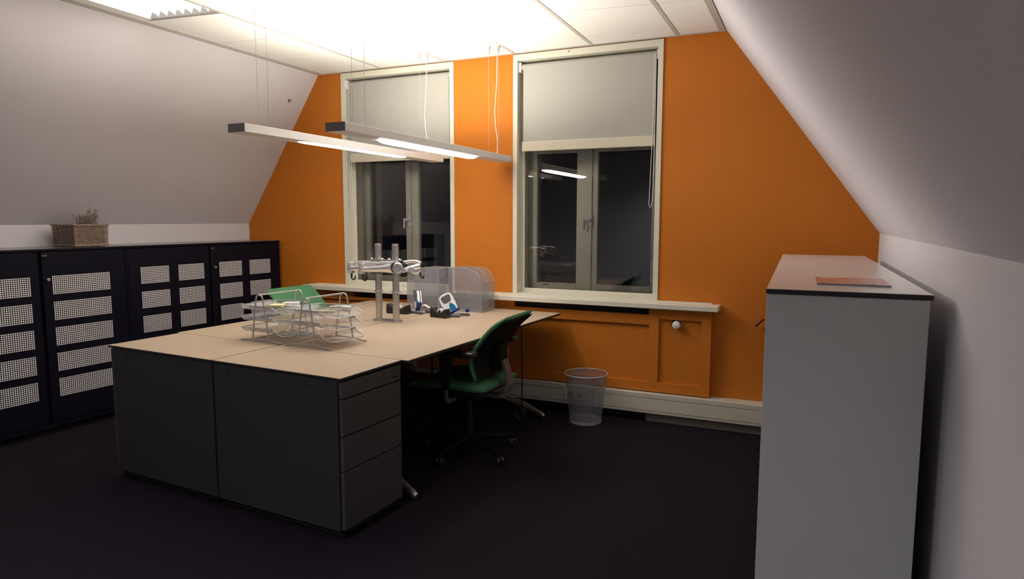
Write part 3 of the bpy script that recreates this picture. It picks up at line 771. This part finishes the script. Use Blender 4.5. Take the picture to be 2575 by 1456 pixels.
# hole punches with raised lever
def punch(lx, ly, rz, lab, lean=.5, lrot=0.0):
    r = dobj('hole_punch', lx, ly, ZD, lab, 'hole punch', 'hole punches with raised levers', rz)
    # base
    MB().box(-.075, .075, -.040, .0, .004, .020, .006).build('base', m_greymetal, r)
    MB().tube([(-.085, -.05, .0105), (.085, -.05, .0105)], .010, 10).build('base_bar', m_greypl, r)
    MB().box(.02, .12, .030, .050, .002, .016, .004).build('paper_guide', m_greypl, r)
    MB().tube([(.05, .035, .035), (.095, .035, .036)], .0035, 6).build('guide_rod', m_alu, r)
    MB().box(.095, .118, .022, .048, .026, .050, .005).build('guide_stop', m_bluepl, r)
    # lever: shaped plate leaning back (top towards -x)
    T0 = Tm((.020, -.026, .018+.036*math.sin(lean)), rz=lrot) @ Tm((0, 0, 0), rx=-.20, ry=-lean) @ Matrix.Diagonal((1.28, 1.0, 1.0, 1.0))
    out = []
    for k in range(0, 25):
        t_ = k/24; a = PI*t_
    pts = [(-.036, 0), (.036, 0), (.039, .05), (.040, .09), (.037, .118), (.028, .132), (.012, .138), (-.012, .138), (-.028, .132), (-.037, .118), (-.040, .09), (-.039, .05)]
    MB().poly([(x, -.010, z) for x, z in pts], (0, .028, 0), T=T0).build('lever', m_whitepl, r)
    gp = rrect(.056, .052, .014, 5, 0, .098)
    MB().poly([(x*(1.0 if z > .095 else .86), -.0125, z) for x, z in gp], (0, .003, 0), T=T0).build('grip_pad', m_greypl, r)
    bp = [(-.004, .0), (.030, .0), (.028, .030), (.018, .056), (.008, .062), (.0, .050), (-.004, .028)]
    MB().poly([(x, -.0122, z) for x, z in bp], (0, .003, 0), T=T0).build('accent', m_cyan, r)
    MB().box(-.028, .042, -.016, .016, -.012, .006, .005, T=T0).build('hinge', m_bluepl, r)
    MB().tube([(.040, .004, .01), (.044, .006, .06), (.040, .004, .12)], .004, 6, T=T0).build('lever_spring', m_greypl, r)
    return r
punch(-2.525, 3.925, .12, 'white and blue hole punch with raised lever facing the room', .5, .30)
p2 = punch(-2.818, 3.945, -.25, 'white and blue hole punch seen side-on behind the poles', .85, -.35)
MB().tube([(.03, -.01, .052), (.07, -.005, .062), (.12, .0, .045)], [.006, .0075, .006], 8).build('guide_arm', m_whitepl, p2)

# ================================================================== CHAIRS
def swept(profile, hw, thick, m, name, parent, wfun=lambda t: 1.0, bow=0.0, ny=10):
    """cushion swept along an (x,z) profile, rounded in y"""
    P = []
    for i in range(len(profile)-1):
        for k in range(4): t = k/4; P.append((profile[i][0]*(1-t)+profile[i+1][0]*t, profile[i][1]*(1-t)+profile[i+1][1]*t))
    P.append(profile[-1]); N = len(P)
    # smooth
    for _ in range(3): P = [P[0]]+[((P[i-1][0]+2*P[i][0]+P[i+1][0])/4, (P[i-1][1]+2*P[i][1]+P[i+1][1])/4) for i in range(1, N-1)]+[P[-1]]
    rows = []
    for i in range(N):
        t = i/(N-1); a = P[max(i-1, 0)]; c = P[min(i+1, N-1)]; d = Vector((c[0]-a[0], 0, c[1]-a[1])).normalized(); nrm = Vector((d.z, 0, -d.x))
        e = min(t, 1-t)*N/2.0; th = thick*min(1.0, .35+.65*math.sqrt(min(1, e/1.5))); w_ = hw*wfun(t)
        ring = []
        for j in range(ny*2):
            an = 2*PI*j/(ny*2); cy_ = math.cos(an); sy_ = math.sin(an)
            yy = math.copysign(abs(cy_)**.45, cy_)*w_; nn = math.copysign(abs(sy_)**.6, sy_)*th/2
            b_ = bow*(yy/hw)**2
            ring.append((P[i][0]+nrm.x*nn+b_, yy, P[i][1]+nrm.z*nn))
        ring.append(ring[0]); rows.append(ring)
    b = MB(); b.grid(rows); n = ny*2
    b.add(rows[0][:n], [tuple(range(n))[::-1]], True); b.add(rows[-1][:n], [tuple(range(n))], True)
    return b.build(name, m, parent)

def chair(loc, rz, lab, a_off, up=0.0):
    r = empty('office_chair', loc, rz, lab, 'office chair', 'green swivel office chairs')
    # faces +x
    swept([(-.215, .455), (-.10, .462), (.05, .466), (.18, .462), (.25, .440)], .245, .060, m_green, 'seat', r, lambda t: .94+.06*math.sin(PI*t))
    MB().box(-.18, .19, -.19, .19, .405, .440, .012).build('seat_pan', m_blackpl, r)
    swept([(-.150, .505), (-.125, .58), (-.125, .65), (-.185, .735+up*.4), (-.245, .81+up*.8), (-.335, .872+up)], .232+up*.6, .040, m_green, 'backrest', r, lambda t: .93+.07*math.sin(PI*min(1, t*1.2)) - .06*t)
    swept([(-.178, .515), (-.153, .58), (-.153, .65), (-.211, .735+up*.4), (-.268, .80+up*.8), (-.335, .850+up)], .222+up*.6, .022, m_shell, 'back_shell', r, lambda t: .93+.07*math.sin(PI*min(1, t*1.2)) - .06*t)
    MB().box(-.235, -.185, -.055, .055, .55, .70, .015).build('lumbar_block', m_shell, r)
    # back support bar
    b = MB(); pr = [(-.10, .385), (-.20, .375), (-.255, .395), (-.270, .45), (-.255, .54), (-.235, .60)]
    for i in range(len(pr)-1):
        (xa, za), (xb, zb) = pr[i], pr[i+1]
        d = Vector((xb-xa, 0, zb-za)); n = Vector((-d.z, 0, d.x)).normalized()*.009
        b.poly([(xa-n.x, -.032, za-n.z), (xb-n.x, -.032, zb-n.z), (xb+n.x, -.032, zb+n.z), (xa+n.x, -.032, za+n.z)], (0, .064, 0))
    b.build('back_bar', m_bar, r)
    for s in (-1, 1):
        MB().box(-.19, .07, s*.285-.040, s*.285+.040, .655, .688, .012).build('armrest', m_blackpl, r)
        MB().poly([(-.045, s*.285-.014, .655), (.035, s*.285-.014, .655), (.012, s*.285-.014, .46), (-.018, s*.285-.014, .46)], (0, .028, 0)).build('arm_post', m_blackpl, r)
        MB().tube([(-.002, s*.285, .47), (-.002, s*.285, .41), (0, s*.265, .385), (0, s*.18, .378)], [.013, .013, .015, .014], 10).build('arm_bracket', m_bar, r)
    MB().box(-.11, .10, -.08, .08, .345, .405, .015).build('mechanism', m_blackpl, r)
    MB().lathe([(.001, .085), (.026, .085), (.026, .22), (.016, .225), (.016, .345), (.001, .345)], 16).build('gas_column', m_blackpl, r)
    MB().tube([(.02, -.08, .372), (.02, -.17, .368), (.02, -.20, .366)], [.005, .005, .009], 8).build('lever', m_blackpl, r)
    MB().lathe([(.001, .065), (.040, .065), (.042, .100), (.030, .115), (.001, .115)], 16).build('base_hub', m_blackpl, r)
    for k in range(5):
        a = a_off+k*2*PI/5; T0 = Matrix.Rotation(a, 4, 'Z')
        MB().tube([(.02, 0, .095), (.15, 0, .088), (.29, 0, .072)], [.024, .019, .013], 8, T=T0).build('base_arm', m_shell, r)
        b = MB()
        for s in (-1, 1): b.lathe([(.001, -.009), (.022, -.009), (.0265, -.005), (.0265, .005), (.022, .009), (.001, .009)], 16, T=T0 @ Tm((.29, s*.015, .0268), rx=PI/2))
        b.tube([(.29, 0, .03), (.29, 0, .07)], .006, 8, T=T0)
        b.build('caster', m_blackpl, r)
    return r
chair((-1.858, 3.490, 0), PI, 'dark green office chair with its back to the room', PI+math.radians(-26))
chair((-3.235, 3.81, 0), -.06, 'bright green office chair behind the letter trays by the perforated cabinets', .3, .035)

# ================================================================== WASTE BIN
bn = empty('waste_bin', (-1.405, 4.385, 0), 0, 'round wire mesh waste bin on the carpet before the radiator casing', 'bin')
R0, R1, HB = .112, .150, .345
MB().lathe([(R0, .020), (R1, HB)], 44, cap=False).build('mesh_wall', m_binmesh, bn)
MB().lathe([(R0+.001, .0), (R0+.0015, .022)], 40, cap=False).build('base_band', m_greymetal, bn)
MB().lathe([(.001, .010), (R0, .010), (R0, .013), (.001, .013)], 40).build('bottom', m_binmesh, bn)
MB().tube([(R1*math.cos(a), R1*math.sin(a), HB) for a in [2*PI*k/48 for k in range(48)]], .0048, 8, closed=True).build('rim', m_wire, bn)
b = MB(); b.tube([(R0*math.cos(-.9), R0*math.sin(-.9), .02), (R1*math.cos(-.9), R1*math.sin(-.9), HB)], .0018, 5); b.build('seam_wire', m_greypl, bn)

# ================================================================== PERFORATED CABINETS (left)
CA = Vector((-4.395, 4.630, 0)); CD = Vector((-.054, -1, 0)).normalized(); CN = Vector((CD.y*-1, CD.x, 0))
if CN.x < 0: CN = -CN
CZ = 1.225; CDEP = .395
CROT = math.atan2(CD.x, -CD.y)          # local -y runs along the row towards the camera
def perf_mesh(wd, ht, nx, ny):
    b = MB(); px, pz = wd/nx, ht/ny; r = min(px, pz)*.43; n = 8
    vs = []; fs = []
    for i in range(nx):
        for j in range(ny):
            cx_, cz_ = (i+.5)*px, (j+.5)*pz; o_ = len(vs)
            for k in range(n):
                a = 2*PI*(k+.5)/n; vs.append((0, -(cx_+r*math.cos(a)), cz_+r*math.sin(a)))
            for sx, sz in ((1, 1), (-1, 1), (-1, -1), (1, -1)): vs.append((0, -(cx_+sx*px/2), cz_+sz*pz/2))
            c0, c1, c2, c3 = o_+8, o_+9, o_+10, o_+11
            I = [o_+k for k in range(8)]
            # octagon vertices at 22.5+45k deg; corners at 45,135,225,315
            fs += [(c0, c1, I[2], I[1]), (c1, c2, I[4], I[3]), (c2, c3, I[6], I[5]), (c3, c0, I[0], I[7]), (c0, I[1], I[0]), (c1, I[3], I[2]), (c2, I[5], I[4]), (c3, I[7], I[6])]
    b.add(vs, fs); return b
_perf = {}
def cabinet(s0, s1, doors, lab, zo=0.0):
    L = s1-s0
    p = CA+CD*s0
    r = empty('perforated_cabinet', p, CROT, lab, 'cabinet', 'dark cabinets with perforated doors')
    b = MB(); b.box(-CDEP, -.024, -L, 0, .05, CZ-.012, .002); b.build('carcass', m_cab, r)
    MB().box(-CDEP+.02, -.05, -L+.01, -.01, 0, .05).build('plinth', m_edge, r)
    MB().box(-CDEP-.004, .002, -L-.0, 0, CZ-.016, CZ-.0012, .001).build('top_edge', m_cab, r)
    MB().box(-CDEP-.003, .001, -L+.001, -.001, CZ-.002, CZ).build('top', m_cabtop, r)
    MB().box(-.024, -.004, -.022, 0, .05, CZ-.014).build('side_post', m_cab, r); MB().box(-.024, -.004, -L, -L+.022, .05, CZ-.014).build('side_post', m_cab, r)
    MB().box(-.024, -.004, -L+.022, -.022, .05, .075).build('bottom_rail', m_cab, r)
    for (d0, d1, fields, fw, nx, rows) in doors:
        a0, a1 = -(d0-s0), -(d1-s0)
        d = MB().box(-.022, 0, a1, a0, .08, CZ-.022, .002).build('door', m_cab, r)
        for (f0) in fields:
            for z0, hh in rows:
                z0 = z0+zo
                key = (round(fw, 4), round(hh, 4), nx)
                bk = MB().box(.0002, .0010, -(f0-s0)-fw+.003, -(f0-s0)-.003, z0+.003, z0+hh-.003).build('light_backing', m_backing, d)
                if key not in _perf:
                    o_ = perf_mesh(fw, hh, nx, 10).build('perforated_panel', m_cab, d, auto=False); _perf[key] = o_.data
                else:
                    o_ = bpy.data.objects.new('perforated_panel', _perf[key]); C.objects.link(o_); o_.parent = d
                o_.location = (.0020, -(f0-s0), z0)
        lk = MB().lathe([(.001, 0), (.007, 0), (.007, .014), (.010, .016), (.010, .028), (.001, .028)], 14, T=Tm((0, a1+.022, 1.028+zo), ry=PI/2))
        if d0 < 1.0 and d1 < .8 and d0 < .1 or (1.4 < d0 < 1.6):
            lk.build('lock_knob', m_alu, d)
            MB().box(0, .0015, a1+.004, a1+.035, 1.176+zo, 1.186+zo).build('name_tag', m_greypl, d)
    return r
rowsA = [(1.052-.128-.170*k, .126) for k in range(5)]
rowsB = [(1.068-.128-.181*k, .128) for k in range(5)]
cabinet(.006, 1.440, [(.030, .733, (.121, .429), .231, 18, rowsB), (.752, 1.425, (.800, 1.106), .231, 18, rowsB)], 'dark steel cabinet with two columns of perforated panels, in the corner by the orange wall')
cabinet(1.446, 2.68, [(1.469, 1.995, (1.560,), .382, 30, rowsA), (2.018, 2.56, (2.067,), .382, 30, rowsA)], 'dark steel cabinet with single wide perforated panels, under the wicker basket')

# wicker basket with dried flowers
bx0, bx1, by0, by1, BH = -4.795, -4.540, 2.893, 3.120, .155
bk = empty('wicker_basket', ((bx0+bx1)/2, (by0+by1)/2, CZ), CROT, 'rectangular wicker basket of dried flowers on top of the dark cabinet', 'basket')
hx, hy = (bx1-bx0)/2, (by1-by0)/2
rows_ = 17; per = []
def ring_pts(e, n=8):
    pts = []
    A_ = [(-1, -1), (1, -1), (1, 1), (-1, 1)]
    for i in range(4):
        (xa, ya), (xb, yb) = A_[i], A_[(i+1) % 4]
        for k in range(n): t_ = k/n; pts.append((hx*(xa+(xb-xa)*t_)*e, hy*(ya+(yb-ya)*t_)*e))
    return pts
for j in range(rows_):
    z = .008+j*(BH-.022)/(rows_-1); e = .955+.045*j/rows_+(.02 if j < 2 else 0); pts = []
    for k, (x, y) in enumerate(ring_pts(e)):
        o_ = .0042*(1 if (k+j) % 2 else -1)
        nx_, ny_ = (x/hx, y/hy); m_ = max(abs(nx_), abs(ny_))
        ox = o_*(nx_ if abs(nx_) == m_ or abs(abs(nx_)-m_) < .01 else 0); oy = o_*(ny_ if abs(abs(ny_)-m_) < .01 else 0)
        pts.append((x+ox, y+oy, z+random.uniform(-.0008, .0008)))
    MB().tube(pts, .0036, 6, closed=True).build('wicker_strand', m_wicker, bk)
for k, (x, y) in enumerate(ring_pts(.985)):
    if k % 2 == 0: MB().tube([(x*.975, y*.975, .004), (x, y, BH-.006)], .003, 5).build('stake', m_wicker, bk)
for ph in (0, PI):
    pts = []
    R_ = ring_pts(1.02, 14); n = len(R_)
    for k, (x, y) in enumerate(R_): a = ph+k*1.35; pts.append((x+.004*math.cos(a), y+.004*math.cos(a), BH-.006+.005*math.sin(a)))
    MB().tube(pts, .0052, 6, closed=True).build('braided_rim', m_wicker, bk)
    pts = [(x*.975+.003*math.cos(ph+k*1.35), y*.975, .0105+.004*math.sin(ph+k*1.35)) for k, (x, y) in enumerate(R_)]
    MB().tube(pts, .005, 6, closed=True).build('braided_foot', m_wicker, bk)
MB().box(-hx*.93, hx*.93, -hy*.93, hy*.93, .003, .008).build('basket_bottom', m_wicker, bk)
df = empty('dried_flowers', bk.location+Vector((.02, .02, .012)), 0, 'bunch of dried flower stems standing in the wicker basket', 'dried flowers')
stm = MB(); fl = MB()
for k in range(130):
    a = random.random()*2*PI; sp = random.random()**.7
    bx_, by_ = random.uniform(-.05, .04), random.uniform(-.05, .05)
    tx, ty, tz = bx_+.06*sp*math.cos(a), by_+.05*sp*math.sin(a)+.025*random.random(), .155+random.uniform(-.01, .055)
    if k % 6 == 0: ty = by_+.05+.02*random.random(); tz = .235+random.uniform(-.04, .02); tx = .03*random.random()
    ty = min(ty, .085); tx = max(min(tx, .09), -.10)
    stm.tube([(bx_*.7, by_*.7, .0), (bx_*.8+tx*.2, by_*.8+ty*.2, tz*.55), (tx, ty, tz)], .0009, 4)
    for q in range(5):
        c_ = Vector((tx+random.uniform(-.008, .008), ty+random.uniform(-.008, .008), tz+random.uniform(-.016, .004))); rr = random.uniform(.0018, .0036)
        fl.add([(c_.x-rr, c_.y, c_.z), (c_.x+rr, c_.y, c_.z), (c_.x, c_.y-rr, c_.z), (c_.x, c_.y+rr, c_.z), (c_.x, c_.y, c_.z-rr), (c_.x, c_.y, c_.z+rr)], [(0, 2, 5), (2, 1, 5), (1, 3, 5), (3, 0, 5), (2, 0, 4), (1, 2, 4), (3, 1, 4), (0, 3, 4)])
tag(stm.build('stems', m_twig, df), kind='stuff'); tag(fl.build('flower_heads', m_flower, df), kind='stuff')

# ================================================================== WHITE CABINETS (right)
AR = .017
def RW(x, y, z=0): c, s = math.cos(AR), math.sin(AR); return Vector((x*c-y*s, x*s+y*c, z))
RX0, RX1 = -.0857, .3643-.0; RY0, RYM, RY1 = 2.2123, 3.335, 4.4396; RZ = 1.2073
for i, (ya, yb_) in enumerate(((RY0, RYM-.001), (RYM+.001, RY1))):
    p = RW((RX0+RX1)/2, (ya+yb_)/2)
    r = empty('white_cabinet', p, AR, ['grey-white cabinet carrying the orange brochure', 'grey-white cabinet at the orange wall end of the pair'][i], 'cabinet', 'low white cabinets along the right wall')
    hx = (RX1-RX0)/2; hy = (yb_-ya)/2
    MB().box(-hx+.010, hx-.008, -hy+.024, hy-.018, .05, RZ-.016, .0015).build('carcass', m_wcab, r)
    for ye in (-hy+.004, hy-.018): MB().box(-hx+.003, hx-.008, ye, ye+.0175, .0, RZ-.0165, .001).build('side_panel', m_wcab, r)
    MB().box(-hx+.03, hx-.02, -hy+.02, hy-.01, 0, .05).build('plinth', m_edge, r)
    MB().box(-hx, hx, -hy, hy, RZ-.016, RZ-.0015, .001).build('top_edge', m_edge, r)
    MB().box(-hx+.001, hx-.001, -hy+.001, hy-.001, RZ-.002, RZ).build('top', m_wtop, r)
    for s in (0, 1):
        y0 = -hy+.024+s*(hy-.022)
        d = MB().box(-hx+.001, -hx+.009, y0, y0+hy-.026, .06, RZ-.022, .001).build('sliding_door', m_wcab, r)
        MB().box(-hx-.0005, -hx+.0008, y0+.03, y0+.045, .60, .75, .0005).build('finger_pull', m_greypl, d)
bro = empty('brochure', RW(.212, 2.560, RZ), AR, 'orange brochure lying on the white cabinet top', 'brochure')
pts = [(-.150, -.155), (.066, -.155), (.066, .115), (-.150, .115)]
MB().poly([(x, y, 0) for x, y in pts], (0, 0, .004)).build('pages', mat('brochure_pages', (.38, .36, .44), .5), bro)
m_bro = mat('brochure_cover', (0.55, 0.13, 0.06), 0.22, noise=0.0, scale=14, col2=(0.50, 0.30, 0.24))
rows = [[(-.150+.216*i/8, -.155+.27*j/6, .0045+.002*math.sin(i*.8)*math.sin(j*.7)+.001) for i in range(9)] for j in range(7)]
g = MB(); g.grid(rows); g.build('cover', m_bro, bro)
